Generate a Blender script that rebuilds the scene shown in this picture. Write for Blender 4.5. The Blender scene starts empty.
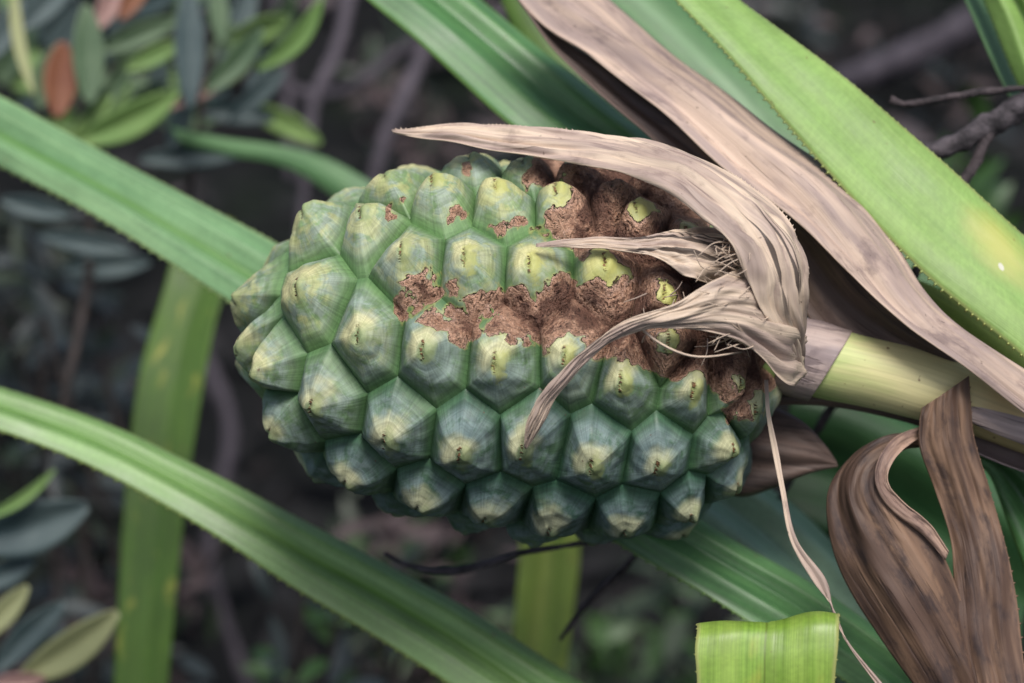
import bpy, math, random
import numpy as np
from mathutils import Vector, Matrix, noise as mnoise
random.seed(7); rng = np.random.default_rng(7)
scene = bpy.context.scene
R = math.radians
# ------------------------------------------------------------------ camera
PX = 0.0005                      # one picture pixel at the fruit's axis, in metres
LENS = 85.0
D = 1024*LENS/36.0               # distance to the fruit's axis, in pixels (2418 -> 1.21 m)
PITCH = R(25)
CAM = np.array([0.0, 0.0, 1.30])
AX = np.array([1.0, 0.0, 0.0])
AF = np.array([0.0, math.cos(PITCH), -math.sin(PITCH)])
AU = np.array([0.0, math.sin(PITCH), math.cos(PITCH)])
cam = bpy.data.objects.new('camera', bpy.data.cameras.new('camera'))
scene.collection.objects.link(cam); scene.camera = cam
cam.location = CAM; cam.rotation_euler = (math.pi/2-PITCH, 0, 0)
cam.data.lens = LENS; cam.data.sensor_width = 36; cam.data.clip_start = 0.01; cam.data.clip_end = 2000
cam.data.dof.use_dof = True; cam.data.dof.aperture_fstop = 4.0
cam.data.dof.focus_distance = (D-150)*PX
# ------------------------------------------------------------------ light
SUN_EL, SUN_AZ = R(66), R(165)   # azimuth measured clockwise from +Y
world = bpy.data.worlds.new('World'); scene.world = world; world.use_nodes = True
wn = world.node_tree; bg = wn.nodes['Background']
sky = wn.nodes.new('ShaderNodeTexSky'); sky.sky_type = 'NISHITA'; sky.sun_disc = False
sky.sun_elevation = SUN_EL; sky.sun_rotation = SUN_AZ; sky.air_density = 1.0; sky.dust_density = 4.0; sky.ozone_density = 1.0
wn.links.new(sky.outputs[0], bg.inputs[0]); bg.inputs[1].default_value = 0.092
sun = bpy.data.objects.new('sun', bpy.data.lights.new('sun', 'SUN')); scene.collection.objects.link(sun)
sun.data.energy = 2.7; sun.data.angle = R(24); sun.data.color = (1.0, 0.97, 0.93)
sd = Vector((math.sin(SUN_AZ)*math.cos(SUN_EL), math.cos(SUN_AZ)*math.cos(SUN_EL), math.sin(SUN_EL)))
sun.rotation_euler = sd.to_track_quat('Z', 'Y').to_euler(); sun.location = (0, 0, 5)
scene.view_settings.view_transform = 'Standard'; scene.view_settings.look = 'None'
scene.view_settings.exposure = 0.3; scene.view_settings.gamma = 1.0
scene.cycles.max_bounces = 6

# ------------------------------------------------------------------ coordinates
def L2W(v):                      # plant frame (right, up, away; in px) -> world metres
    v = np.asarray(v, float)
    return CAM + (v[..., 0:1]*AX + v[..., 1:2]*AU + (v[..., 2:3]+D)*AF)*PX
def P(px, py, d):                # point seen at pixel px,py, d px behind the fruit's axis
    k = (D+d)/D
    return np.array([(px-512)*k, (341.5-py)*k, d])
# ------------------------------------------------------------------ node helper
def new_mat(name):
    m = bpy.data.materials.new(name); m.use_nodes = True
    nt = m.node_tree; return m, nt, nt.nodes['Principled BSDF']
class NG:
    def __init__(s, nt): s.nt = nt
    def put(s, sock, v):
        if v is None: return
        if hasattr(v, 'is_output') or isinstance(v, bpy.types.NodeSocket): s.nt.links.new(v, sock)
        elif isinstance(v, (tuple, list)):
            v = tuple(v)
            sock.default_value = v+(1,) if (sock.type == 'RGBA' and len(v) == 3) else v
        else: sock.default_value = v
    def math(s, op, a, b=None, c=None, clamp=False):
        n = s.nt.nodes.new('ShaderNodeMath'); n.operation = op; n.use_clamp = clamp
        for i, v in enumerate((a, b, c)): s.put(n.inputs[i], v)
        return n.outputs[0]
    def mul(s, a, b): return s.math('MULTIPLY', a, b)
    def add(s, a, b): return s.math('ADD', a, b)
    def sub(s, a, b): return s.math('SUBTRACT', a, b)
    def ss(s, x, a, b, lo=0.0, hi=1.0):          # smooth step, also falling when a > b
        n = s.nt.nodes.new('ShaderNodeMapRange'); n.interpolation_type = 'SMOOTHSTEP'
        if a > b: a, b, lo, hi = b, a, hi, lo
        s.put(n.inputs[0], x); s.put(n.inputs[1], a); s.put(n.inputs[2], b); s.put(n.inputs[3], lo); s.put(n.inputs[4], hi)
        return n.outputs[0]
    def mix(s, f, a, b, mode='MIX'):
        n = s.nt.nodes.new('ShaderNodeMix'); n.data_type = 'RGBA'; n.blend_type = mode
        s.put(n.inputs[0], f); s.put(n.inputs[6], a); s.put(n.inputs[7], b); return n.outputs[2]
    def noise(s, vec, scale, detail=3, rough=0.55, dist=0.0):
        n = s.nt.nodes.new('ShaderNodeTexNoise')
        s.put(n.inputs['Vector'], vec); n.inputs['Scale'].default_value = scale
        n.inputs['Detail'].default_value = detail; n.inputs['Roughness'].default_value = rough; n.inputs['Distortion'].default_value = dist
        return n.outputs[0]
    def vor(s, vec, scale, feature='F1'):
        n = s.nt.nodes.new('ShaderNodeTexVoronoi'); n.feature = feature
        s.put(n.inputs['Vector'], vec); n.inputs['Scale'].default_value = scale; return n.outputs[0]
    def attr(s, name):
        n = s.nt.nodes.new('ShaderNodeAttribute'); n.attribute_name = name; return n.outputs['Vector']
    def sep(s, v):
        n = s.nt.nodes.new('ShaderNodeSeparateXYZ'); s.put(n.inputs[0], v); return n.outputs
    def comb(s, x, y, z):
        n = s.nt.nodes.new('ShaderNodeCombineXYZ')
        for i, v in enumerate((x, y, z)): s.put(n.inputs[i], v)
        return n.outputs[0]
    def obj(s): return s.nt.nodes.new('ShaderNodeTexCoord').outputs['Object']
    def pos(s): return s.nt.nodes.new('ShaderNodeNewGeometry').outputs['Position']
    def bump(s, h, strength, dist, normal=None):
        n = s.nt.nodes.new('ShaderNodeBump'); n.inputs['Strength'].default_value = strength
        n.inputs['Distance'].default_value = dist; s.put(n.inputs['Height'], h); s.put(n.inputs['Normal'], normal); return n.outputs[0]
    def brk(s, color, f): return s.mix(1.0, color, s.comb(f, f, f), 'MULTIPLY')

def leaf_mat(name, c0, c1, rough=0.42, stripe=0.35, yellow=0.0, mid=None, trans=0.25, seed=0.0, coat=0.0, edge=None, freq=26, brown=0.0, spots=()):
    """strap leaf: attribute 'st' = (along in px/100, across in px/100, across 0..1)"""
    m, nt, b = new_mat(name); g = NG(nt)
    a = g.sep(g.attr('st')); u, v, w = a[0], a[1], a[2]
    fine = g.noise(g.comb(g.mul(u, 0.25), g.mul(v, freq), seed), 1.0, 3, 0.65)
    broad = g.noise(g.comb(g.mul(u, 0.35), g.mul(v, 5.0), seed+3), 1.0, 2)
    blot = g.noise(g.comb(g.mul(u, 1.6), g.mul(v, 3.0), seed+7), 1.0, 5, 0.6)
    col = g.mix(g.ss(broad, 0.3, 0.7), c0, c1)
    col = g.brk(col, g.ss(fine, 0.25, 0.75, 1-stripe, 1+stripe*0.5))
    col = g.brk(col, g.ss(blot, 0.3, 0.7, 0.86, 1.1))
    vein = g.noise(g.comb(g.mul(u, 0.08), g.mul(v, freq*2.6), seed+13), 1.0, 2, 0.5)
    col = g.brk(col, g.ss(vein, 0.35, 0.65, 1-stripe*0.6, 1+stripe*0.3))
    cross = g.noise(g.comb(g.mul(u, 22.0), g.mul(v, 14.0), seed+9), 1.0, 1)
    col = g.brk(col, g.ss(cross, 0.3, 0.7, 0.93, 1.05))
    if mid: # midrib pigment
        dm = g.math('ABSOLUTE', g.sub(w, mid[0]))
        col = g.mix(g.ss(dm, mid[1], mid[1]*0.3, 0, 0.75), col, mid[2])
    if edge:
        de = g.math('ABSOLUTE', g.sub(w, 0.5)); col = g.mix(g.ss(de, 0.462, 0.496, 0, 0.8), col, edge)
    if yellow:
        yn = g.noise(g.comb(g.mul(u, 1.3), g.mul(v, 2.6), seed+20), 1.0, 3)
        col = g.mix(g.ss(yn, 0.60-yellow*0.16, 0.80-yellow*0.1, 0, .8), col, (0.50, 0.46, 0.08))
    sp = g.noise(g.comb(g.mul(u, 9.0), g.mul(v, 12.0), seed+30), 1.0, 1)
    col = g.mix(g.ss(sp, 0.76, 0.80, 0, 0.8), col, (0.16, 0.09, 0.04))
    if brown:
        bn = g.noise(g.comb(g.mul(u, 0.8), g.mul(v, 2.0), seed+40), 1.0, 4)
        col = g.mix(g.ss(bn, 0.72-brown*0.2, 0.76-brown*0.18, 0, 0.85), col, (0.30, 0.20, 0.08))
    for (u0, v0, ru, rv, sc_, soft) in spots:
        dd = g.math('SQRT', g.add(g.math('POWER', g.mul(g.sub(u, u0), 1/ru), 2.0), g.math('POWER', g.mul(g.sub(v, v0), 1/rv), 2.0)))
        col = g.mix(g.ss(g.add(dd, g.mul(g.sub(blot, 0.5), 0.8)), 1.0, 1.0-soft, 0, .85), col, sc_)
    g.put(b.inputs['Base Color'], col)
    g.put(b.inputs['Roughness'], g.ss(blot, 0.2, 0.8, rough-0.06, rough+0.12))
    b.inputs['Coat Weight'].default_value = coat; b.inputs['Coat Roughness'].default_value = 0.3
    h = g.add(fine, g.mul(blot, 0.6))
    nb = g.bump(h, 0.35, 0.0006)
    g.put(b.inputs['Normal'], nb)
    if trans:
        tr = nt.nodes.new('ShaderNodeBsdfTranslucent'); g.put(tr.inputs[0], g.mix(0.5, col, (0.25, 0.45, 0.03))); g.put(tr.inputs[1], nb)
        mx = nt.nodes.new('ShaderNodeMixShader'); mx.inputs[0].default_value = trans
        out = nt.nodes['Material Output']
        nt.links.new(b.outputs[0], mx.inputs[1]); nt.links.new(tr.outputs[0], mx.inputs[2]); nt.links.new(mx.outputs[0], out.inputs[0])
    return m

def dry_mat(name, c_light, c_mid, c_dark, dark=0.5, seed=0.0, rough=0.62, specks=1.0, bias=0.0, streak=1.0, tears=None):
    m, nt, b = new_mat(name); g = NG(nt)
    a = g.sep(g.attr('st')); u, v, w = a[0], a[1], a[2]
    fine = g.noise(g.comb(g.mul(u, 0.3), g.mul(v, 34.0), seed), 1.0, 4, 0.7)
    broad = g.noise(g.comb(g.mul(u, 0.55), g.mul(v, 4.5), seed+3), 1.0, 3, 0.6, 0.3)
    blot = g.noise(g.comb(g.mul(u, 2.2), g.mul(v, 5.0), seed+7), 1.0, 6, 0.65)
    col = g.mix(g.ss(broad, 0.36+bias, 0.60+bias), c_light, c_mid)
    col = g.mix(g.ss(blot, 0.52-0.12*(dark-0.5), 0.70-0.12*(dark-0.5), 0, dark), col, c_dark)
    col = g.brk(col, g.ss(fine, 0.25, 0.75, 1-.2*streak, 1+.08*streak))
    sl = g.noise(g.comb(g.mul(u, 0.9), g.mul(v, 22.0), seed+50), 1.0, 2, 0.5)
    sk = g.noise(g.comb(g.mul(u, 0.8), g.mul(v, 1.5), seed+60), 1.0, 2)
    slit = g.mul(g.ss(sl, 0.56, 0.63), g.ss(sk, 0.46, 0.58))
    col = g.mix(g.mul(slit, 0.6*streak), col, c_dark)
    if tears:
        tl = g.noise(g.comb(g.mul(u, 0.55), g.mul(v, 30.0), seed+80), 1.0, 1, 0.4)
        tm = g.mul(g.ss(g.math('ABSOLUTE', g.sub(u, tears[0])), tears[1], tears[1]*0.5), g.ss(g.math('ABSOLUTE', g.sub(v, tears[2])), tears[3], tears[3]*0.5))
        slit2 = g.mul(g.ss(tl, 0.55, 0.59), tm); col = g.mix(g.mul(slit2, 0.9), col, (0.03, 0.02, 0.018)); slit = g.add(slit, slit2)
    pk = g.noise(g.comb(g.mul(u, 0.35), g.mul(v, 1.2), seed+70), 1.0, 2)
    col = g.brk(col, g.ss(pk, 0.35, 0.65, 0.82, 1.1))
    de = g.math('ABSOLUTE', g.sub(w, 0.5)); col = g.mix(g.ss(de, 0.465, 0.492, 0, 0.6), col, c_light)
    sp = g.noise(g.comb(g.mul(u, 11.0), g.mul(v, 15.0), seed+30), 1.0, 2)
    col = g.mix(g.ss(sp, 0.70, 0.75, 0, 0.7*specks), col, (0.06, 0.035, 0.03))
    g.put(b.inputs['Base Color'], col)
    g.put(b.inputs['Roughness'], g.ss(blot, 0.2, 0.8, rough-0.12, rough+0.12))
    h = g.sub(g.add(g.mul(fine, 1.0), g.mul(blot, 0.8)), g.mul(slit, 1.2))
    g.put(b.inputs['Normal'], g.bump(h, 0.5, 0.0008))
    return m

def bark_mat(name, c0, c1, scale=60):
    m, nt, b = new_mat(name); g = NG(nt); p = g.obj()
    n1 = g.noise(p, scale, 5, 0.7); n2 = g.noise(p, scale*5, 3, 0.6)
    g.put(b.inputs['Base Color'], g.mix(g.ss(n1, 0.35, 0.65), c0, c1))
    b.inputs['Roughness'].default_value = 0.85
    g.put(b.inputs['Normal'], g.bump(g.add(n1, g.mul(n2, 0.5)), 0.9, 0.003))
    return m

# ------------------------------------------------------------------ mesh helpers
COL = scene.collection
def mk(name, V, F, mat, parent=None, origin=None, attrs=None, smooth=True, thick=0.0, sharp=None):
    """V in world metres"""
    V = np.asarray(V, float)
    if parent is not None: o0 = np.array(parent['_o'])
    else: o0 = np.asarray(origin if origin is not None else V.mean(0), float)
    me = bpy.data.meshes.new(name)
    me.from_pydata((V-o0).tolist(), [], [list(f) for f in F]); me.update()
    if smooth: me.polygons.foreach_set('use_smooth', [True]*len(me.polygons))
    if attrs:
        for k, arr in attrs.items():
            at = me.attributes.new(k, 'FLOAT_VECTOR', 'POINT'); at.data.foreach_set('vector', np.asarray(arr, np.float32).ravel())
    me.materials.append(mat)
    ob = bpy.data.objects.new(name, me); COL.objects.link(ob)
    if parent is not None: ob.parent = parent
    else: ob.location = o0
    if thick:
        md = ob.modifiers.new('thickness', 'SOLIDIFY'); md.thickness = thick*PX; md.offset = 0
    ob['_o'] = o0.tolist()
    return ob
def tag(o, label=None, cat=None, group=None, kind=None):
    if label: o['label'] = label
    if cat: o['category'] = cat
    if group: o['group'] = group
    if kind: o['kind'] = kind
    return o
def empty(name, w, label, cat, group=None):
    o = bpy.data.objects.new(name, None); o.empty_display_size = 0.02; COL.objects.link(o)
    o.location = w; o['_o'] = list(map(float, w)); return tag(o, label, cat, group)

def spline(pts, n):
    pts = np.asarray(pts, float); k = len(pts)
    if k == 2:
        t = np.linspace(0, 1, n)[:, None]; return pts[0]*(1-t)+pts[1]*t
    ext = np.vstack([2*pts[0]-pts[1], pts, 2*pts[-1]-pts[-2]])
    out = []
    for t in np.linspace(0, k-1, n):
        i = min(int(t), k-2); f = t-i
        p0, p1, p2, p3 = ext[i:i+4]
        out.append(0.5*((2*p1)+(-p0+p2)*f+(2*p0-5*p1+4*p2-p3)*f*f+(-p0+3*p1-3*p2+p3)*f**3))
    return np.array(out)

def blade(name, A, B, mat, parent=None, prof=None, n=90, m=21, thick=1.2, teeth=None, wob=0.0, ws=0.01, origin=None, uoff=0.0, seed=0, crump=None):
    """A, B: edge points (px, py, depth). prof(u,v)-> height as a fraction of width, towards the camera side."""
    a = spline([P(*p) for p in A], n); b = spline([P(*p) for p in B], n)
    v = np.linspace(0, 1, m)
    G = a[:, None, :]*(1-v)[None, :, None]+b[:, None, :]*v[None, :, None]
    wid = np.linalg.norm(b-a, axis=1)
    du = np.gradient(G, axis=0); dv = (b-a)[:, None, :]+0*G
    nrm = np.cross(du, dv); nrm /= np.linalg.norm(nrm, axis=2, keepdims=True)+1e-9
    flip = np.where(nrm[:, :, 2:3].mean() > 0, -1, 1); nrm = nrm*flip
    us = np.linspace(0, 1, n)
    H = np.zeros((n, m))
    if prof:
        for i in range(n):
            for j in range(m): H[i, j] = prof(us[i], v[j])
    H = H*wid[:, None]
    if wob:
        for i in range(n):
            for j in range(m): H[i, j] += wob*mnoise.noise(Vector(G[i, j]*ws)+Vector((seed*7.3, 0, 0)))
    if crump:
        for i in range(n):
            for j in range(m):
                q_ = Vector((us[i]*crump[2], v[j]*crump[1], seed*3.1+uoff))
                H[i, j] += crump[0]*(mnoise.noise(q_)+0.6*mnoise.noise(q_*2.3)-0.5*abs(mnoise.noise(q_*1.4+Vector((5, 5, 5)))))*min(1, wid[i]/30)
    G = G+nrm*H[:, :, None]
    c = G.mean(1); ul = np.concatenate([[0], np.cumsum(np.linalg.norm(np.diff(c, axis=0), axis=1))])/100+uoff
    V = L2W(G).reshape(-1, 3)
    st = np.zeros((n, m, 3)); st[:, :, 0] = ul[:, None]; st[:, :, 1] = (v[None, :]-0.5)*wid[:, None]/100; st[:, :, 2] = v[None, :]
    F = [(i*m+j, i*m+j+1, (i+1)*m+j+1, (i+1)*m+j) for i in range(n-1) for j in range(m-1)]
    V = list(V); st = list(st.reshape(-1, 3))
    if teeth:                                        # small marginal spines: (spacing, length, sides)
        spc, ln, sides = teeth
        for side in sides:
            e = G[:, 0 if side == 0 else -1]; inner = G[:, 1 if side == 0 else -2]
            cum = np.concatenate([[0], np.cumsum(np.linalg.norm(np.diff(e, axis=0), axis=1))])
            s = spc
            while s < cum[-1]-spc:
                i = min(np.searchsorted(cum, s), n-2)
                out = e[i]-inner[i]; out /= np.linalg.norm(out)+1e-9
                tn = e[i+1]-e[i]; tn /= np.linalg.norm(tn)+1e-9
                f = (s-cum[i-1])/(cum[i]-cum[i-1]+1e-9); base = e[i-1]*(1-f)+e[i]*f
                k0 = len(V); l2 = ln*random.uniform(0.7, 1.2)
                for q in (base-tn*ln*0.5-out*0.6, base+tn*ln*0.5-out*0.6, base+nrm[i, 0]*0.8-out*0.5, base+out*l2-tn*l2*0.6):
                    V.append(L2W(q)); st.append((ul[i], 0, 0.0 if side == 0 else 1.0))
                F += [(k0, k0+1, k0+3), (k0+1, k0+2, k0+3), (k0+2, k0, k0+3)]
                s += spc*random.uniform(0.75, 1.25)
    return mk(name, V, F, mat, parent, origin if parent is not None or origin is not None else V[0], {'st': st}, True, thick)

def tube(name, pts, rad, mat, parent=None, n=60, k=14, lump=0.0, ls=0.03, origin=None, noadd=False, squash=1.0):
    """pts: (px,py,depth); rad list in px"""
    c = spline([P(*p) for p in pts], n); r = np.interp(np.linspace(0, 1, n), np.linspace(0, 1, len(rad)), rad)
    V = []; st = []; F = []
    t = np.gradient(c, axis=0); t /= np.linalg.norm(t, axis=1, keepdims=True)
    up = np.array([0, 0, 1.0]); ul = 0
    for i in range(n):
        x = np.cross(t[i], up); x /= np.linalg.norm(x)+1e-9; y = np.cross(x, t[i])
        if i: ul += np.linalg.norm(c[i]-c[i-1])/100
        for j in range(k):
            a = 2*math.pi*j/k; q = x*math.cos(a)+y*math.sin(a)*squash
            rr = r[i]*(1+lump*mnoise.noise(Vector((c[i]+q*r[i])*ls))+lump*0.6*mnoise.noise(Vector((c[i]+q*r[i])*ls*3)))
            V.append(c[i]+q*rr); st.append((ul, abs(((j/k*2) % 2)-1)*r[i]*3/100, j/k))
    F = [(i*k+j, i*k+(j+1) % k, (i+1)*k+(j+1) % k, (i+1)*k+j) for i in range(n-1) for j in range(k)]
    F.append(tuple(range(k-1, -1, -1))); F.append(tuple((n-1)*k+j for j in range(k)))
    V = L2W(np.array(V))
    if noadd: return V, F, st
    return mk(name, V, F, mat, parent, origin if origin is not None else V[0], {'st': st})

# ------------------------------------------------------------------ setting: ground
def ground_mat():
    m, nt, b = new_mat('leaf_litter_soil'); g = NG(nt); p = g.pos()
    n1 = g.noise(p, 3.0, 6, 0.6); n2 = g.noise(p, 16.0, 5, 0.7); n3 = g.noise(p, 1.2, 3)
    c = g.mix(g.ss(n1, 0.35, 0.65), (0.004, 0.005, 0.005), (0.012, 0.012, 0.013))
    c = g.mix(g.ss(n2, 0.55, 0.72, 0, 0.7), c, (0.035, 0.026, 0.027))
    c = g.mix(g.ss(n3, 0.5, 0.62, 0, 0.6), c, (0.008, 0.018, 0.006))
    g.put(b.inputs['Base Color'], c); b.inputs['Roughness'].default_value = 0.95; b.inputs['Specular IOR Level'].default_value = 0.15
    g.put(b.inputs['Normal'], g.bump(n2, 1.0, 0.03)); return m
gm = ground_mat()
# uneven ground sheet: dense near the camera, reaching the horizon
xs = np.concatenate([[-400, -60, -15], np.linspace(-5, 5, 81), [15, 60, 400]]); ys = np.concatenate([[-400, -60, -10], np.linspace(-3, 8, 89), [20, 80, 400]])
GV = []; GF = []
def gh(x, y):
    f = math.exp(-((x/6)**2+((y-3)/6)**2))
    return f*0.10*mnoise.noise(Vector((x*0.9, y*0.9, 3)))+f*0.04*mnoise.noise(Vector((x*4, y*4, 9)))
for y in ys:
    for x in xs: GV.append((x, y, gh(x, y)))
nx = len(xs)
for i in range(len(ys)-1):
    for j in range(nx-1): GF.append((i*nx+j, i*nx+j+1, (i+1)*nx+j+1, (i+1)*nx+j))
tag(mk('ground', GV, GF, gm, origin=(0, 0, 0)), 'dark soil strewn with dead leaves under the thicket', None, None, 'structure')

# litter: countless dead leaves, one object
def ovals(name, items, mat, parent=None, origin=None):
    """items: (world base, world tip, width, normal) simple cupped leaves of 8 quads"""
    V = []; F = []; st = []
    prof = [(0, .12), (.2, .75), (.45, 1), (.7, .85), (.9, .4), (1, .04)]
    for (b, t, w, nn) in items:
        b = np.array(b); t = np.array(t); ax = t-b; ln = np.linalg.norm(ax); sx = np.cross(ax, nn); sx /= np.linalg.norm(sx)+1e-9
        up = np.cross(sx, ax/ln); k0 = len(V); cv = random.uniform(-.18, .18)
        for (f, q) in prof:
            cc = b+ax*f+up*ln*cv*math.sin(f*math.pi)
            for s_ in (-1, 0, 1):
                V.append(cc+sx*s_*w*0.5*q+up*(abs(s_)*w*0.13*q)); st.append((f*3, s_*0.5, 0.5+s_*0.5))
        for i in range(len(prof)-1):
            for j in range(2): a_ = k0+i*3+j; F.append((a_, a_+1, a_+4, a_+3))
    return mk(name, V, F, mat, parent, origin, {'st': st})
def simple(name, c0, c1, rough=0.6, sc=20.0, back=None, spec=0.5):
    m, nt, b = new_mat(name); g = NG(nt)
    n1 = g.noise(g.pos(), sc, 4, 0.6)
    col = g.mix(g.ss(n1, 0.35, 0.65), c0, c1)
    if back:
        bf = nt.nodes.new('ShaderNodeNewGeometry').outputs['Backfacing']; col = g.mix(bf, col, back)
    g.put(b.inputs['Base Color'], col); b.inputs['Roughness'].default_value = rough; b.inputs['Specular IOR Level'].default_value = spec
    return m
litm = simple('dead_leaf', (0.006, 0.008, 0.007), (0.026, 0.025, 0.027), 0.9, 5.0, spec=0.1)
it = []
for _ in range(5200):
    x = random.uniform(-2.4, 2.4); y = random.uniform(1.2, 7.0); z = gh(x, y)+random.uniform(0.005, 0.05)
    a = random.uniform(0, 6.28); l = random.uniform(0.03, 0.11); t = random.uniform(-.4, .4)
    it.append(((x, y, z), (x+l*math.cos(a), y+l*math.sin(a), z+l*t), l*random.uniform(.25, .5), (random.uniform(-.4, .4), random.uniform(-.4, .4), 1)))
tag(ovals('leaf_litter', it, litm, origin=(0, 3, 0)), 'brown dead leaves carpeting the shaded ground', 'leaf litter', None, 'stuff')

litp = simple('pale_dead_leaf', (0.06, 0.05, 0.055), (0.17, 0.14, 0.15), 0.9, 5.0, spec=0.1)
it = []
for _ in range(420):
    x = random.uniform(-2.4, 2.4); y = random.uniform(1.2, 7.0); z = gh(x, y)+random.uniform(0.03, 0.08)
    a = random.uniform(0, 6.28); l = random.uniform(0.04, 0.14); t = random.uniform(-.4, .4)
    it.append(((x, y, z), (x+l*math.cos(a), y+l*math.sin(a), z+l*t), l*random.uniform(.3, .6), (random.uniform(-.4, .4), random.uniform(-.4, .4), 1)))
tag(ovals('leaf_litter', it, litp, origin=(0, 3, 0)), 'scattered paler dead leaves on the shaded ground', 'leaf litter', None, 'stuff')
# ------------------------------------------------------------------ the fruit
fc = P(506, 347, 0)                                     # centre
fax = np.array([0.993, -0.060, 0.10]); fax /= np.linalg.norm(fax)
TH = 25.0
class Body:
    def __init__(s, a, b): s.a, s.b = a, b
    def f(s, p):
        q = np.asarray(p)-fc; u = q@fax; rho = np.linalg.norm(q-np.multiply.outer(u, fax), axis=-1)
        bb = s.b*(1+0.139*np.clip(u/s.a, -1, 1)); n_ = np.where(u < 0, 2.36, 3.1)
        return ((np.abs(u)/s.a)**n_+(rho/bb)**n_)**(2.5/n_)-1
    def grad(s, p):
        e = 0.5; return np.array([(s.f(p+d_)-s.f(p-d_))/(2*e) for d_ in np.eye(3)*e])
    def normal(s, p): g_ = s.grad(p); return g_/(np.linalg.norm(g_)+1e-12)
    def project(s, p):
        p = np.array(p, float)
        for _ in range(14):
            g_ = s.grad(p); p = p-g_*s.f(p)/(g_@g_+1e-12)*0.9
        return p
    def ray(s, px, py):
        o = np.array([0, 0, -D]); d_ = np.array([px-512, 341.5-py, D])/D
        ts = np.arange(D-420, D+320, 3.0); fv = s.f(o+ts[:, None]*d_)
        i = np.where(fv < 0)[0]
        if len(i) == 0: return s.project(o+ts[np.argmin(fv)]*d_)
        lo, hi = ts[i[0]]-3, ts[i[0]]
        for _ in range(20):
            mid = (lo+hi)/2
            if s.f(o+mid*d_) < 0: hi = mid
            else: lo = mid
        return o+hi*d_
OUT = Body(274, 196); INN = Body(274-TH, 196-TH)
def fs(px, py, off):                                     # pixel point lying 'off' px in front of the fruit's surface
    return (px, py, OUT.ray(px, py)[2]-off)
# tips traced from the picture: px, py, yellow, cool
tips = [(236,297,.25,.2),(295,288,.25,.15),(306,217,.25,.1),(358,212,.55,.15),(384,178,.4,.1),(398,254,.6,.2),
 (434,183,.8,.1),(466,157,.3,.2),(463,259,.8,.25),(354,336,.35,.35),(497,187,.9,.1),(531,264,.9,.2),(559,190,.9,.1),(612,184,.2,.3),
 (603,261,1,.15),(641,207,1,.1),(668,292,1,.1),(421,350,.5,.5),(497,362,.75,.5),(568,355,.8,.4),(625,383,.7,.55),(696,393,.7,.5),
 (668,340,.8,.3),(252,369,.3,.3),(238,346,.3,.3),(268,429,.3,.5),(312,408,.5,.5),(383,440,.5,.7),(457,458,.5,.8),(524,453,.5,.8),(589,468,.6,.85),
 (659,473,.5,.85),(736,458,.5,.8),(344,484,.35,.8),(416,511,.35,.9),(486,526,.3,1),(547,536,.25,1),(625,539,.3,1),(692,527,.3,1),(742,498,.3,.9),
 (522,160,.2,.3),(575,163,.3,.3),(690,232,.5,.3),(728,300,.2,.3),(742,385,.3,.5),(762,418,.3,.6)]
LF = -fax
KM = 0.70
MM = np.outer(fax, fax)*(1-KM**2)+np.eye(3)*KM**2          # cells are taller round the fruit than along it
def mdist(a_, b_):
    d_ = a_-b_; u_ = d_@fax; return np.sqrt(np.maximum(0, u_**2*(1-KM**2)+KM**2*(d_**2).sum(-1)))
seeds = []; info = []
for (x, y, yl, co) in tips:
    T = OUT.ray(x, y); S = T.copy()
    for _ in range(3): S = INN.project(T-TH*(INN.normal(S)+0.30*LF))
    seeds.append(S); info.append((yl, co, (x, y)))
NT = len(seeds)
# fill the rest of the body by farthest-point insertion
cand = rng.normal(size=(5000, 3)); cand /= np.linalg.norm(cand, axis=1, keepdims=True)
q1 = np.cross(fax, [0, 1, 0]); q1 /= np.linalg.norm(q1); q2 = np.cross(fax, q1)
cand = fc+cand[:, :1]*fax*230+cand[:, 1:2]*q1*150+cand[:, 2:]*q2*150
cand = np.array([INN.project(c_) for c_ in cand])
dm = np.min([mdist(cand, s_) for s_ in seeds], axis=0)*54/58
while True:
    i = int(np.argmax(dm))
    if dm[i] < 52: break
    seeds.append(cand[i]); dm = np.minimum(dm, mdist(cand, cand[i]))
    sc_ = cand[i]; py_ = 341.5-sc_[1]; px_ = 512+sc_[0]
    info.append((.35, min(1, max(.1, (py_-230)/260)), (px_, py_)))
seeds = np.array(seeds)
# relax only the filled ones
for _ in range(6):
    own = np.argmin(mdist(cand[:, None], seeds[None]), axis=1)
    for i in range(NT, len(seeds)):
        if (own == i).any(): seeds[i] = INN.project(cand[own == i].mean(0))
print('drupes', NT, len(seeds))
# corky scab field, traced in the picture (px,py,radius,strength)
scabs = [(421,288,20,1.1),(400,310,9,1.2),(474,168,11,.9),(398,205,7,.9),(455,217,10,.9),(455,320,16,.7),(436,322,12,1),(462,330,12,1),(480,305,15,1),(503,298,13,1),
 (500,228,11,.8),(520,222,10,.8),(456,292,9,.8),(489,270,8,.5),(520,310,18,1.1),(545,325,20,1.3),(560,300,20,1.3),(580,320,20,1.3),(600,300,25,1.1),
 (500,330,16,.9),(515,345,10,.8),(470,322,10,.8),(548,350,10,.7),(620,330,32,1.3),(650,310,30,1.3),(640,345,20,1.2),(665,360,18,1.0),(690,345,26,1.3),
 (720,360,26,1.3),(560,220,16,1),(585,235,22,1.2),(600,200,34,1.4),(625,240,30,1.3),(660,250,34,1.4),(690,275,40,1.5),(720,320,44,1.5),(545,168,20,1.3),
 (580,170,22,1.4),(690,215,24,.9),(620,175,30,1.3),(736,390,14,1.1),(745,410,14,1.1),(755,370,24,1.4),(730,410,10,.9),(655,180,28,1.3),(760,330,40,1.5),(540,235,10,.5),(610,355,8,.8),(575,345,8,.5)]
scabs = np.array(scabs, float)
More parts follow.
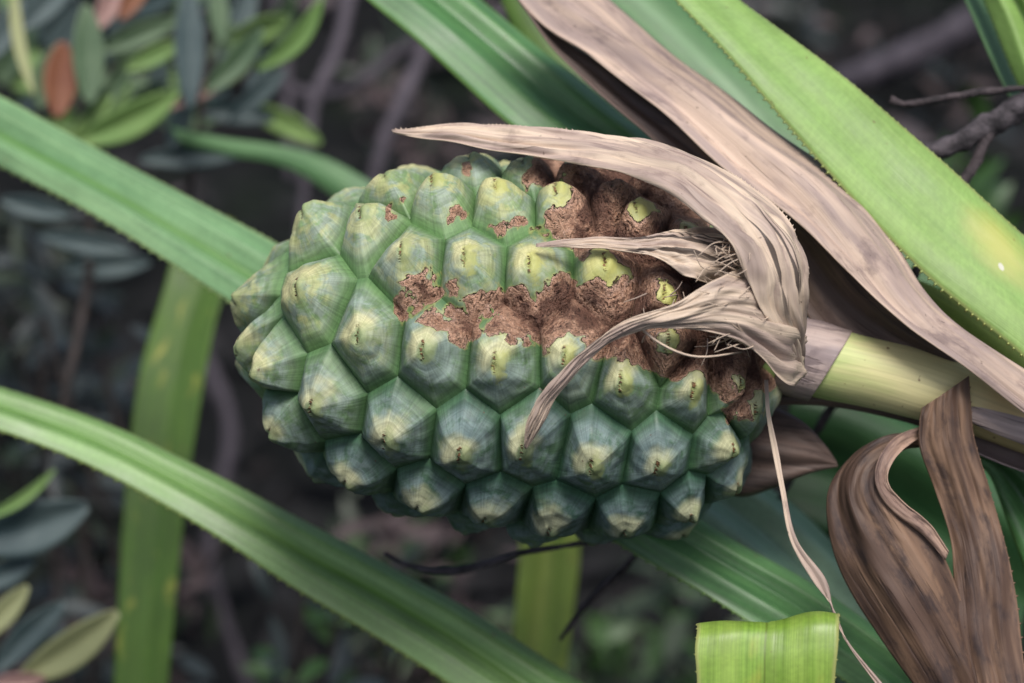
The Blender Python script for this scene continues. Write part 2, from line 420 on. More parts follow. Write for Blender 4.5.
def scab_field(px, py):
    v_ = Vector((px, py, 0))
    px = px+16*mnoise.noise(v_*0.045)+7*mnoise.noise(v_*0.13+Vector((9, 0, 0)))+1.5*mnoise.noise(v_*0.3)
    py = py+16*mnoise.noise(v_*0.045+Vector((0, 0, 5)))+7*mnoise.noise(v_*0.13+Vector((0, 0, 9)))+1.5*mnoise.noise(v_*0.3+Vector((0, 7, 9)))
    return 1.12*np.max(scabs[:, 3]*np.exp(-((px-scabs[:, 0])**2+(py-scabs[:, 1])**2)/(scabs[:, 2]**2*1.3)))

def drupe_material():
    m, nt, b = new_mat('drupe_skin'); g = NG(nt)
    pol = g.attr('pol'); c_ = g.sep(pol); co, si, s = c_[0], c_[1], c_[2]
    loc = g.sep(g.attr('loc')); lx, ly, rn = loc[0], loc[1], loc[2]
    pig = g.sep(g.attr('pig')); scab, yel, cool = pig[0], pig[1], pig[2]
    ps = g.pos()
    big = g.noise(ps, 45.0, 3, 0.6); med = g.noise(ps, 150.0, 5, 0.65, 0.4); finen = g.noise(ps, 700.0, 3, 0.6)
    rad = g.noise(g.comb(g.mul(co, 16.0), g.mul(si, 16.0), g.add(g.mul(s, 0.9), rn)), 1.0, 4, 0.7)
    rng_ = g.noise(g.comb(g.add(g.mul(s, 17.0), g.mul(med, 1.6)), g.mul(co, 0.7), g.add(g.mul(si, 0.7), rn)), 1.0, 3, 0.6)
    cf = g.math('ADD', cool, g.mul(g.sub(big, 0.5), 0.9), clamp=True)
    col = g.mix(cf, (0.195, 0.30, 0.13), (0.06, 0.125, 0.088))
    # waxy grey bloom on the shoulders
    bl = g.mul(g.mul(g.ss(s, 0.05, 0.35), g.ss(s, 0.95, 0.68)), g.ss(g.add(med, g.mul(g.sub(big, 0.5), 0.5)), 0.34, 0.60))
    col = g.mix(g.mul(bl, 0.75), col, g.mix(cf, (0.34, 0.40, 0.33), (0.20, 0.27, 0.275)))
    # warm yellow green mottling of the less waxy drupes
    wm = g.mul(g.mul(g.ss(g.noise(ps, 95.0, 3, 0.6, 0.3), 0.46, 0.60), g.ss(cool, 0.55, 0.1)), g.ss(s, 0.9, 0.6))
    col = g.mix(g.mul(wm, 0.75), col, (0.43, 0.44, 0.19))
    # deeper green towards the seam
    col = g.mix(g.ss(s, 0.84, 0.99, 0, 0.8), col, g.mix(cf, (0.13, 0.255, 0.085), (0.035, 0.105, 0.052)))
    # cream halo above the scar
    hm = g.mul(g.ss(g.add(s, g.mul(g.sub(big, 0.5), 0.9)), 0.66, 0.34), g.ss(g.add(g.mul(ly, 0.75), g.mul(lx, -0.55)), -0.9, 0.7))
    hm = g.mul(hm, g.ss(g.add(s, g.mul(g.sub(med, 0.5), 0.25)), 0.06, 0.20, 0.25, 1.0))
    col = g.mix(g.mul(hm, 0.95), col, g.mix(cf, (0.56, 0.53, 0.27), (0.48, 0.49, 0.31)))
    col = g.brk(col, g.ss(rad, 0.3, 0.7, 0.80, 1.12))
    col = g.brk(col, g.ss(rng_, 0.3, 0.68, 0.80, 1.12))
    # yellow knob beside the scar
    yd = g.math('SQRT', g.add(g.math('POWER', g.mul(g.sub(lx, 0.45), 1.25), 2.0), g.math('POWER', g.mul(g.add(ly, 0.1), 0.55), 2.0)))
    ym = g.ss(g.add(yd, g.mul(g.sub(med, 0.5), 2.2)), 1.15, 0.45)
    col = g.mix(g.mul(ym, g.ss(yel, 0.1, 0.9, 0.25, 0.75)), col, g.mix(g.ss(yel, 0.4, 1.0), (0.30, 0.36, 0.15), (0.50, 0.49, 0.15)))
    ym2 = g.mul(g.ss(g.add(s, g.mul(g.sub(med, 0.5), 0.5)), 0.75, 0.4), g.ss(yel, 0.85, 1.0))
    col = g.mix(g.mul(ym2, 0.6), col, (0.54, 0.53, 0.16))
    # scar line
    wob = g.mul(g.sub(g.noise(g.comb(0.0, g.mul(ly, 2.2), rn), 1.0, 2), 0.5), 0.7)
    sl = g.math('ABSOLUTE', g.add(g.add(lx, 0.10), wob))
    dots = g.noise(g.comb(g.mul(lx, 2.0), g.mul(ly, 4.0), g.add(rn, 5.0)), 1.0, 1)
    sm = g.mul(g.mul(g.ss(sl, 0.20, 0.07), g.ss(g.math('ABSOLUTE', ly), 1.15, 0.85)), g.ss(dots, 0.44, 0.58, 0, .9))
    col = g.mix(sm, col, g.mix(g.ss(finen, 0.4, 0.6), (0.05, 0.02, 0.010), (0.20, 0.075, 0.03)))
    fl = g.ss(g.noise(ps, 420.0, 1), 0.77, 0.80); col = g.mix(g.mul(fl, 0.6), col, (0.12, 0.06, 0.04))
    # corky scab
    e = g.add(g.add(scab, g.mul(g.sub(med, 0.5), 0.75)), g.mul(g.sub(finen, 0.5), 0.15))
    scm = g.ss(e, 0.60, 0.66); rim = g.mul(g.ss(e, 0.56, 0.64), g.ss(e, 0.80, 0.66))
    col = g.mix(g.ss(e, 0.46, 0.60, 0, 0.5), col, (0.46, 0.42, 0.15))
    crk = g.noise(g.comb(g.mul(co, 1.6), g.mul(si, 1.6), g.add(g.mul(s, 16.0), g.add(rn, g.mul(med, 5.0)))), 1.0, 3, 0.6)
    cork = g.mix(g.ss(finen, 0.25, 0.75), g.mix(g.ss(big, 0.4, 0.6), (0.34, 0.165, 0.095), (0.48, 0.265, 0.17)), (0.68, 0.42, 0.29))
    cork = g.mix(g.ss(g.add(scab, g.mul(g.sub(med, 0.5), 1.6)), 1.0, 1.5, 0, 0.85), cork, (0.11, 0.045, 0.03))
    cork = g.mix(g.ss(crk, 0.46, 0.38, 0, 0.55), cork, (0.05, 0.02, 0.015))
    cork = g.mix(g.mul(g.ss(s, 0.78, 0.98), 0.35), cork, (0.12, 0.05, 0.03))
    cork = g.mix(g.mul(rim, 0.75), cork, (0.72, 0.46, 0.35))
    col = g.mix(scm, col, cork)
    g.put(b.inputs['Base Color'], col)
    g.put(b.inputs['Roughness'], g.add(g.ss(med, 0.3, 0.7, 0.44, 0.60), g.mul(scm, 0.2)))
    b.inputs['Specular IOR Level'].default_value = 0.45
    h = g.add(g.add(g.mul(rad, 0.35), g.mul(rng_, 0.45)), g.mul(sm, -2.0))
    n1 = g.bump(h, 0.7, 0.0007)
    hs = g.mul(scm, g.add(0.8, g.add(g.mul(finen, 0.9), g.add(g.mul(med, 1.0), g.mul(crk, 2.5)))))
    g.put(b.inputs['Normal'], g.bump(hs, 1.0, 0.0028, n1))
    return m
dmat = drupe_material()
coremat = simple('fruit_core', (0.04, 0.09, 0.03), (0.07, 0.13, 0.04), 0.7, 60)

def cell(i, ne=66, nr=24):
    S = seeds[i]; nrm = INN.normal(S)
    ex = fax-(fax@nrm)*nrm; ex /= np.linalg.norm(ex); ey = np.cross(nrm, ex)
    if ey[1] < 0 or abs(ey[1]) < 1e-3: pass
    # nrm points out (towards the camera in front): make ey point up the picture
    if ey@np.array([0, 1, 0]) < 0: ey = -ey
    dist = mdist(seeds, S); nb = np.argsort(dist)[1:17]
    poly = [(np.array(S+ex*a_*120+ey*b_*120), -1) for a_, b_ in ((1, 1), (-1, 1), (-1, -1), (1, -1))]   # (vertex, plane of the edge that starts here)
    for j in nb:
        mdl = (S+seeds[j])/2; dd = MM@(seeds[j]-S); out = []
        K = len(poly)
        for a_ in range(K):
            p0, e0 = poly[a_]; p1, _ = poly[(a_+1) % K]; d0 = (p0-mdl)@dd; d1 = (p1-mdl)@dd
            if d0 <= 0: out.append((p0, e0))
            if d0 <= 0 < d1: t = d0/(d0-d1); out.append((p0+(p1-p0)*t, j))
            elif d1 <= 0 < d0: t = d0/(d0-d1); out.append((p0+(p1-p0)*t, e0))
        poly = out
    K = len(poly); vs = []
    for a_ in range(K):
        p, e1 = poly[a_]; e0 = poly[a_-1][1]
        p = INN.project(p)
        if e0 >= 0 and e1 >= 0:
            for _ in range(12):
                d0 = MM@(seeds[e0]-S); d1 = MM@(seeds[e1]-S); g_ = INN.grad(p)
                A_ = np.array([d0/np.linalg.norm(d0), d1/np.linalg.norm(d1), g_/np.linalg.norm(g_)])
                r_ = np.array([A_[0]@(p-(S+seeds[e0])/2), A_[1]@(p-(S+seeds[e1])/2), INN.f(p)/np.linalg.norm(g_)])
                try: p = p-np.clip(np.linalg.solve(A_, r_), -20, 20)
                except Exception: break
        vs.append(p)
    # merge very short edges
    vv = []
    for p in vs:
        if not vv or np.linalg.norm(p-vv[-1]) > 3: vv.append(p)
    if len(vv) > 3 and np.linalg.norm(vv[0]-vv[-1]) <= 3: vv.pop()
    vs = vv; K = len(vs)
    per = [np.linalg.norm(vs[(k+1) % K]-vs[k]) for k in range(K)]; tot = sum(per)
    B = []
    for k in range(K):
        c_ = max(2, round(ne*per[k]/tot))
        for q in range(c_):
            t = q/c_; B.append(vs[k]*(1-t)+vs[(k+1) % K]*t)
    B = np.array(B); nB = len(B)
    rr = random.Random(i+99); h = TH*random.Random(i).uniform(0.92, 1.12)*(1.18-0.22*info[i][1]); rn = rr.uniform(0, 20)
    tipoff = nrm*h+LF*0.30*h*(1-abs(LF@nrm))
    tipoff = tipoff+ex*rr.uniform(-4, 4)+ey*rr.uniform(-2, 2); cool_ = info[i][1]; sk_ = rr.uniform(-2.5, 2.5)
    rad_ = np.linalg.norm(B-S, axis=1); rm = rad_.mean(); Bc = S+(B-S)*(rm/rad_)[:, None]
    rows = []; att = {'pol': [], 'loc': [], 'pig': []}
    yl, cool, _ = info[i]
    ss_ = [0.0]+[((k+1)/nr)**0.92 for k in range(nr)]
    for s in ss_[1:]:
        wl_ = 0.16+0.22*cool; lift = wl_*(1-s)+(1-wl_)*(1-s**(2.6+0.4*math.sin(i*2.1)))
        cap = 0.05*math.exp(-(s/0.13)**2)
        lift = lift-cap*1.2
        lat = (1-s)**1.0*0.55+(1-s**2.5)*0.45
        bl_ = (0.75-0.5*cool)*(1-s**2.2)
        for p, pc in zip(B, Bc):
            v = S+(p*(1-bl_)+pc*bl_-S)*s
            q = v+nrm*h*lift+(tipoff-nrm*h)*lat
            w = mnoise.noise(Vector(q*0.04))*4.0+mnoise.noise(Vector(q*0.10))*1.8+sk_*math.sin(3*s)*(p-S)@ex/40
            l2 = q-(S+tipoff); lx = l2@ex; ly = l2@ey
            kn = 2.2*math.exp(-(((lx-4.5)/5)**2+((ly+1)/9)**2))-2.8*math.exp(-(((lx+1)/1.8)**2+(ly/9)**2))
            q = q+nrm*(w*min(1, (1-s)*6)+kn)
            rows.append(q)
            dr = p-S; an = math.atan2(dr@ey, dr@ex)
            att['pol'].append((math.cos(an), math.sin(an), s)); att['loc'].append((lx/10, ly/10, rn))
            kk = D/(D+q[2]); sf = scab_field(512+q[0]*kk, 341.5-q[1]*kk) if q[2] < 60 else 0
            sm_ = min(1, max(0, (s-0.22)/0.5)); sb = sf*((0.36+0.84*sm_) if yl > 0.45 else (0.55+0.6*sm_))
            att['pig'].append((sb, yl, cool))
    ctr = S+tipoff-nrm*h*0.06
    V = [ctr]+rows
    for k_, a0 in (('pol', (1, 0, 0)), ('loc', (0, 0, rn)), ('pig', (att['pig'][0][0], yl, cool))): att[k_].insert(0, a0)
    F = [(0, 1+j, 1+(j+1) % nB) for j in range(nB)]
    for r_ in range(nr-1):
        for j in range(nB):
            a_ = 1+r_*nB+j; b_ = 1+r_*nB+(j+1) % nB; F.append((a_, a_+nB, b_+nB, b_))
    # orientation
    f0 = F[0]; nn = np.cross(V[f0[1]]-V[f0[0]], V[f0[2]]-V[f0[0]])
    if nn@nrm < 0: F = [tuple(reversed(f)) for f in F]
    return np.array(V), F, att

fruit = empty('screwpine_fruit', L2W(P(778, 375, 0)), 'large green knobbly screwpine fruit with corky brown scabs, hanging from its thick yellow green stalk', 'fruit')
# core
cn, ck = 40, 40; CV = []; CF = []
cb = Body(273-TH-4, 190-TH-4)
for i in range(cn+1):
    th = math.pi*i/cn
    for j in range(ck):
        ph = 2*math.pi*j/ck; d_ = math.cos(th)*fax+math.sin(th)*(math.cos(ph)*q1+math.sin(ph)*q2)
        lo, hi = 0, 400
        for _ in range(24):
            mi = (lo+hi)/2
            if cb.f(fc+d_*mi) < 0: lo = mi
            else: hi = mi
        CV.append(fc+d_*lo)
CF = [(i*ck+j, i*ck+(j+1) % ck, (i+1)*ck+(j+1) % ck, (i+1)*ck+j) for i in range(cn) for j in range(ck)]
mk('core', L2W(np.array(CV)), CF, coremat, fruit)
vis = []
for i in range(len(seeds)):
    nrm = INN.normal(seeds[i]); view = seeds[i]-np.array([0, 0, -D]); view /= np.linalg.norm(view)
    vis.append((nrm@view, i))
vis.sort()
front = [i for c_, i in vis if c_ < 0.42][:98]; rest = [i for i in range(len(seeds)) if i not in front]
for i in front:
    V, F, att = cell(i); mk('drupe', L2W(V), F, dmat, fruit, None, att)
bV = []; bF = []; bA = {'pol': [], 'loc': [], 'pig': []}; off = 0
for i in rest:
    V, F, att = cell(i, 36, 10); bV.append(V); bF += [tuple(v+off for v in f) for f in F]; off += len(V)
    for k in bA: bA[k] += att[k]
tag(mk('drupe', L2W(np.vstack(bV)), bF, dmat, fruit, None, bA), 'drupes on the far side of the fruit', kind='stuff')

# stalk ------------------------------------------------------------
def stalk_material():
    m, nt, b = new_mat('stalk_skin'); g = NG(nt); a = g.sep(g.attr('st')); u, v = a[0], a[1]
    n = g.noise(g.comb(g.mul(u, 1.2), g.mul(v, 5.0), 0.0), 1.0, 3); f = g.noise(g.comb(g.mul(u, 0.7), g.mul(v, 30.0), 4.0), 1.0, 3)
    gr = g.ss(g.add(u, g.mul(g.sub(n, 0.5), 1.2)), 0.95, 2.0)
    c = g.mix(gr, (0.36, 0.50, 0.16), (0.70, 0.64, 0.33))
    c = g.mix(g.ss(g.add(u, g.mul(g.sub(n, 0.5), 0.6)), 2.5, 3.0, 0, 0.7), c, (0.55, 0.36, 0.16))
    c = g.brk(c, g.ss(f, 0.3, 0.7, 0.88, 1.06))
    sp = g.noise(g.comb(g.mul(u, 9.0), g.mul(v, 9.0), 2.0), 1.0, 2); c = g.mix(g.ss(sp, 0.70, 0.74, 0, 0.8), c, (0.16, 0.08, 0.03))
    g.put(b.inputs['Base Color'], c); b.inputs['Roughness'].default_value = 0.55
    g.put(b.inputs['Normal'], g.bump(f, 0.3, 0.0008)); return m
stm = stalk_material()
tube('stalk', [(700,358,-20),(770,350,-25),(830,362,-30),(900,377,-35),(975,400,-40),(1060,432,-30),(1150,470,0)], [37,38,37,36,34,33,32], stm, fruit, n=90, k=40, lump=0.03, ls=0.01)
Dtan = dry_mat('dry_tan', (0.56, 0.42, 0.325), (0.34, 0.255, 0.225), (0.15, 0.105, 0.105), 0.65, 1.0, streak=.5)
Dtan2 = dry_mat('dry_bract', (0.68, 0.54, 0.41), (0.42, 0.32, 0.27), (0.17, 0.115, 0.11), 0.55, 11.0, tears=(4.35, .75, -.02, .22))
Dgrey = dry_mat('dry_greyish', (0.42, 0.33, 0.30), (0.25, 0.195, 0.195), (0.12, 0.09, 0.095), 0.5, 21.0)
Dbrown = dry_mat('dry_brown', (0.24, 0.145, 0.092), (0.095, 0.056, 0.04), (0.03, 0.02, 0.022), 0.75, 31.0, streak=.55, bias=-0.03)
Drim = dry_mat('dry_rim', (0.46, 0.31, 0.23), (0.28, 0.18, 0.14), (0.10, 0.06, 0.055), 0.8, 51.0)
Ddark = dry_mat('dry_dark', (0.16, 0.108, 0.088), (0.095, 0.065, 0.056), (0.04, 0.027, 0.026), 0.5, 41.0)
# sheath of the stalk by the fruit
def cup(a=0.22, c=0.5): return lambda u, v: a*(1-((v-c)/0.5)**2)
def sheath(name, pts, rad, mat, a0, a1, parent, slant=0.0, n=30, k=30, seed=0):
    c = spline([P(*p) for p in pts], n); r = np.interp(np.linspace(0, 1, n), np.linspace(0, 1, len(rad)), rad)
    t = np.gradient(c, axis=0); t /= np.linalg.norm(t, axis=1, keepdims=True); V = []; st = []
    for i in range(n):
        x = np.cross([0, 0, -1.0], t[i]); x /= np.linalg.norm(x); y = np.cross(t[i], x)
        for j in range(k):
            a = R(a0+(a1-a0)*j/(k-1)); sh = slant*math.cos(a)*(i/(n-1))
            q = x*math.cos(a)+y*math.sin(a)
            V.append(c[i]+q*r[i]*(1+0.04*mnoise.noise(Vector((c[i]+q*30)*0.03)))+t[i]*sh); st.append((i/n*1.2, (j/k-.5)*r[i]*4/100, j/k))
    F = [(i*k+j, i*k+j+1, (i+1)*k+j+1, (i+1)*k+j) for i in range(n-1) for j in range(k-1)]
    return mk(name, L2W(np.array(V)), F, mat, parent, None, {'st': st}, True, 1.6)
tag(sheath('sheath', [(782,352,-26),(808,359,-29),(831,364,-31)], [38,40,39.5], Dgrey, 0, 358, fruit, -14), 'grey purple sheath ring around the stalk')
tag(sheath('sheath', [(955,404,-40),(1000,424,-38),(1060,446,-30),(1150,484,0)], [33,35,37,38], Dgrey, 70, 356, fruit, 6), 'pale brown sheath wrapping the right end of the stalk')

# bracts of the fruit ----------------------------------------------
def wavy(a, k, ph=0, a2=0.0):
    return lambda u, v: a*(0.3+0.7*u)*math.sin(v*k+ph+u*1.5)+a2*(1-((v-.5)/.5)**2)
# long arching bract over the top of the fruit
A = [(392,131,-60),(470,126,-70),(560,128,-85),(640,142,-105),(700,160,-125),(755,193,-150),(790,222,-165),(805,262,-170),(804,300,-160),(800,345,-120),(792,375,-80)]
B = [(393,133,-62),(455,143,-85),(545,158,-115),(610,171,-150),(668,193,-185),(712,226,-205),(738,255,-215),(752,285,-215),(765,315,-205),(790,352,-165),(795,380,-120)]
br1 = blade('dry_bract', A, B, Dtan2, fruit, lambda u, v: 0.16*(1-((v-.5)/.5)**2)+0.02*u*math.sin(v*13+u*4)+0.005*math.sin(v*31), n=150, m=33, thick=1.1, teeth=(5, 2.0, (0,)), wob=3, ws=.02, crump=(6, 9, 7))
tag(br1, 'long dry tan bract arching over the top of the fruit')
# two shorter curling bracts
A = [fs(536,244,14),fs(590,237,14),fs(640,237,20),fs(680,230,24),fs(715,227,24),(750,236,-150),(775,262,-110)]
B = [fs(536,247,14),fs(580,247,14),fs(630,252,18),fs(665,262,24),fs(692,277,30),(712,286,-175),(745,310,-120)]
br2 = blade('dry_bract', A, B, Dtan2, fruit, lambda u, v: 0.10*(1-((v-.5)/.5)**2)+0.035*u*u*math.sin(v*23+u*3)+.006*math.sin(v*41), n=110, m=41, thick=.9, wob=3, ws=.03, uoff=3, crump=(5, 13, 6))
tag(br2, 'short dry bract with a long pointed tip lying level across the fruit')
A = [fs(524,447,10),fs(528,420,14),fs(545,390,18),fs(580,352,22),fs(625,322,30),fs(675,303,40),(715,280,-215),(750,268,-190),(780,285,-150)]
B = [fs(526,449,8),fs(545,420,8),fs(565,385,10),fs(600,350,16),fs(650,328,24),fs(700,330,34),(745,345,-200),(785,385,-170),(800,380,-120)]
br3 = blade('dry_bract', A, B, Dtan2, fruit, lambda u, v: 0.14*(1-((v-.5)/.5)**2)+0.03*u*u*math.sin(v*17+u*5)+.005*math.sin(v*47), n=130, m=41, thick=.9, wob=3, ws=.03, uoff=7, crump=(6, 12, 6))
tag(br3, 'dry bract curving down across the lower middle of the fruit')
# dark sheath behind the fruit's base
A = [(700,480,40),(738,496,30),(772,488,25),(806,474,20),(838,466,20)]
B = [(720,400,60),(765,405,40),(800,420,25),(822,442,20),(836,462,20)]
tag(blade('dry_bract', A, B, Ddark, fruit, lambda u, v: .18*math.sin(v*3.1)+.05*math.sin(v*15), thick=2, wob=5), 'dark brown bract folded behind the base of the fruit')
A = [(730,388,20),(790,392,5),(840,396,0),(900,412,-5),(925,424,-5)]
B = [(730,410,20),(790,404,5),(845,408,0),(900,420,-5),(925,428,-5)]
tag(blade('dry_bract', A, B, Ddark, fruit, cup(.3), thick=2, n=40), 'thin dark bract under the stalk')
# dried thread hanging at the base
A = [(764,380,-112),(766,412,-116),(772,450,-112),(780,490,-115),(790,540,-118),(812,580,-118),(833,608,-115),(845,640,-112),(880,690,-110)]
B = [(768,380,-112),(770,412,-116),(778,450,-112),(785,490,-115),(797,540,-118),(826,580,-118),(834,617,-115),(850,645,-112),(886,688,-110)]
st_ = blade('withered_strand', A, B, Dtan2, fruit, wavy(.12, 9), n=100, m=11, thick=1.2, wob=2)
# frayed fibres at the bract bases, one part
fV = []; fF = []; fS = []
def add_fib(pts, r):
    V, F, s_ = tube('', pts, r, None, n=14, k=4, noadd=True); o_ = sum(len(x) for x in fV); fV.append(V); fF.extend([tuple(i+o_ for i in f) for f in F]); fS.extend(s_)
rf = random.Random(4)
for _ in range(100):
    bx, by = (rf.uniform(730, 768), rf.uniform(238, 340)); bd = -185+rf.uniform(-20, 25)
    tx, ty = bx-rf.uniform(8, 40), by+rf.uniform(-20, 22); td = bd-rf.uniform(0, 30)
    add_fib([(bx+12, by, bd+30), ((bx+tx)/2+rf.uniform(-8, 8), (by+ty)/2+rf.uniform(-12, 12), (bd+td)/2), (tx, ty, td)], [1.0, .6, .3])
for _ in range(30):
    bx, by = rf.uniform(640, 760), rf.uniform(290, 345); a_ = rf.uniform(0, 6.3); l = rf.uniform(12, 30)
    q0 = fs(bx, by, 2); q1_ = fs(bx+l*math.cos(a_)*.5+rf.uniform(-4,4), by+l*math.sin(a_)*.5, 12); q2_ = fs(bx+l*math.cos(a_), by+l*math.sin(a_), rf.uniform(4, 20))
    add_fib([q0, q1_, q2_], [.8, .5, .3])
add_fib([fs(634,322,12),fs(655,340,20),fs(680,353,26),fs(705,357,26),fs(742,352,20)], [1.4,1.3,1.2,1.0])
tag(mk('fibre_tuft', np.vstack(fV), fF, Dtan2, fruit, None, {'st': fS}), 'frayed pale fibres at the base of the bracts')

# withered brown leaf hanging from the stalk ------------------------
wl = empty('withered_leaf', L2W(P(945, 400, -60)), 'withered brown leaf hanging from the stalk, doubled into two curled folds', 'dry leaf')
A = [(922,408,-82),(919,425,-82),(920,450,-80),(935,490,-76),(951,540,-76),(955,590,-80),(960,640,-85),(985,720,-90)]
B = [(969,376,-86),(971,405,-86),(975,440,-82),(990,490,-80),(1003,535,-80),(1015,590,-82),(1021,640,-85),(1030,720,-90)]
tag(blade('front_fold', A, B, Dbrown, wl, lambda u, v: .14*(1-((v-.5)/.5)**2)+.02*math.sin(v*14+u*5), n=130, m=45, thick=1.2, wob=6, ws=.015, crump=(4, 4, 3), teeth=(12, 2, (1,))), 'fold draped straight down from the stalk')
A = [(922,432,-40),(890,436,-55),(855,450,-62),(832,480,-66),(828,520,-68),(842,575,-70),(878,635,-72),(925,700,-75),(940,720,-75)]
B = [(924,446,-30),(902,452,-70),(886,470,-95),(886,490,-98),(905,512,-95),(930,535,-92),(950,570,-88),(975,640,-80),(1000,720,-75)]
tag(blade('rear_fold', A, B, Dbrown, wl, lambda u, v: .20*math.sin(v*3.14)+.02*math.sin(v*16+u*3), n=130, m=45, thick=1.2, wob=5, ws=.02, uoff=4, crump=(4.5, 4, 3)), 'fold curling over to the left')
A = [(926,425,-60),(897,436,-84),(880,456,-100),(875,481,-104),(889,508,-102),(922,534,-99),(945,560,-96)]
B = [(926,434,-60),(905,448,-88),(892,463,-104),(888,482,-108),(903,502,-106),(930,524,-102),(949,552,-98)]
tag(blade('curled_rim', A, B, Drim, wl, lambda u, v: .12*math.sin(v*6), n=80, m=15, thick=1, crump=(3, 5, 10)), 'pale rolled margin of the rear fold')

# big dry leaf crossing above the fruit ----------------------------
dl = empty('withered_leaf', L2W(P(1030, 410, -60)), 'long dry pinkish tan leaf twisting from the top edge down to the stalk', 'dry leaf')
A = [(585,-20,120),(640,30,90),(690,72,60),(760,122,20),(830,172,-15),(868,205,-35),(895,245,-50),(925,292,-60),(970,335,-75),(1050,385,-90)]
B = [(505,-20,70),(550,28,50),(592,58,30),(655,108,-10),(715,158,-50),(785,212,-80),(845,268,-100),(885,308,-110),(935,350,-115),(1050,432,-110)]
tag(blade('upper_face', A, B, Dtan, dl, lambda u, v: .13*(1-((v-.5)/.5)**2)+.03*math.sin(v*11+u*4)-.05*math.exp(-((v-.8)/.06)**2), n=150, m=41, thick=1.4, wob=6, ws=.01, crump=(3, 4, 3)), 'sunlit pinkish tan face')
A = [(515,-20,90),(560,35,75),(620,80,60),(680,125,20),(740,172,-20),(810,232,-45),(860,282,-60),(910,325,-65),(960,365,-60)]
B = [(508,-18,70),(545,35,50),(585,80,40),(640,128,20),(705,190,0),(770,250,-30),(812,322,-40),(850,350,-50),(930,372,-50)]
tag(blade('rolled_margin', A, B, Ddark, dl, lambda u, v: -.12*math.sin(v*3.14)+.04*math.sin(v*12), n=110, m=25, thick=1.8, wob=5, ws=.015, uoff=5), 'dark purple brown margin rolled under')

# ------------------------------------------------------------------ green strap leaves
G1 = leaf_mat('leaf_pale', (0.17, 0.33, 0.15), (0.25, 0.42, 0.20), 0.36, .22, mid=(.56, .10, (0.10, 0.23, 0.05)), seed=1, edge=(0.34,0.45,0.16), trans=.12)
G2 = leaf_mat('leaf_mid', (0.165, 0.32, 0.09), (0.235, 0.39, 0.14), 0.40, .25, mid=(.42, .09, (0.10, 0.24, 0.03)), seed=2, edge=(0.22,0.27,0.07), trans=.12, brown=.1)
G3 = leaf_mat('leaf_bright', (0.235, 0.40, 0.10), (0.285, 0.445, 0.125), 0.48, .05, yellow=0, seed=3.5, spots=((4.9,-.22,.75,.42,(0.52,0.52,0.12),.95),(4.95,-.05,.045,.04,(.7,.68,.62),.4)), edge=(0.42,0.50,0.17), trans=.18)
G4 = leaf_mat('leaf_deep', (0.055, 0.165, 0.05), (0.12, 0.27, 0.09), 0.40, .2, seed=4, edge=(0.16,0.28,0.06), trans=.08, coat=.1)
G5 = leaf_mat('leaf_teal', (0.16, 0.29, 0.18), (0.24, 0.38, 0.24), 0.36, .12, seed=5, trans=.08, coat=.3)
G6 = leaf_mat('leaf_olive', (0.05, 0.12, 0.010), (0.075, 0.155, 0.016), 0.5, .2, seed=6, trans=.12, yellow=.15)
G7 = leaf_mat('leaf_lime', (0.21, 0.37, 0.045), (0.29, 0.44, 0.075), 0.40, .18, seed=7, trans=.2, yellow=.3, mid=(.49, .012, (0.12, 0.18, 0.02)), edge=(.42,.42,.16))
G9 = leaf_mat('leaf_jade', (0.07, 0.17, 0.065), (0.115, 0.235, 0.095), 0.45, .12, seed=9, trans=.08, mid=(.5, .1, (0.15, 0.28, 0.13)))
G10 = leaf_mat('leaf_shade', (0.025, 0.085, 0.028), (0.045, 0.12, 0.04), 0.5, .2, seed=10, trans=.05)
G8 = leaf_mat('leaf_yellowgreen', (0.22, 0.33, 0.05), (0.30, 0.38, 0.08), 0.5, .25, seed=8, trans=.15, yellow=.25)
def M(a=.10, mid=.5, ridge=.25):       # pleated strap: keel in the middle, ridge on each side
    def f(u, v):
        x = abs(v-mid)/(mid if v < mid else 1-mid)
        pk = .45
        return a*(x/pk if x < pk else 1-(x-pk)/(1-pk)*0.9) if x < pk else a*(1-(x-pk)/(1-pk)*.9)
    return f
def smoothM(a=.09, mid=.5):
    def f(u, v):
        x = (v-mid)/(mid if v < mid else 1-mid)
        return a*(0.5-0.5*math.cos(min(1, abs(x)*1.05)*math.pi*1.45))
    return f
GRP = 'green screwpine strap leaves around the fruit'
def strap(A, B, mat, label, prof=None, **k):
    o = blade('strap_leaf', A, B, mat, None, prof, **k); return tag(o, label, 'leaf', GRP)
strap([(-60,72,400),(0,97,370),(150,178,290),(276,244,230),(380,300,190)], [(-60,130,350),(0,167,320),(100,220,250),(232,304,190),(330,366,160)], G1,
      'pale green strap leaf running behind the left end of the fruit', M(.13,.55), teeth=(14, 3, (0, 1)), thick=2, wob=3)
strap([(-60,365,240),(0,388,240),(100,422,230),(200,468,220),(300,520,210),(400,572,200),(500,630,190),(640,722,180)],
      [(-60,415,190),(0,433,190),(80,462,185),(180,515,175),(300,592,160),(380,640,150),(470,700,140),(560,760,130)], G2,
      'long mid green strap leaf crossing the lower left corner', M(.13,.44), teeth=(14, 3, (0, 1)), thick=2, wob=3)
strap([(675,-60,60),(735,-2,40),(800,45,20),(880,108,0),(960,178,-20),(1024,236,-35),(1110,312,-50)], [(615,-60,40),(674,-2,20),(740,70,-5),(830,175,-35),(920,270,-60),(1024,358,-80),(1110,440,-90)], G3,
      'broad bright yellow green strap leaf slanting across the upper right corner', lambda u, v: .07*math.sin(v*3.14)+.02*math.sin(v*9), teeth=(9, 2.3, (0, 1)), thick=2.2, n=120, wob=4)
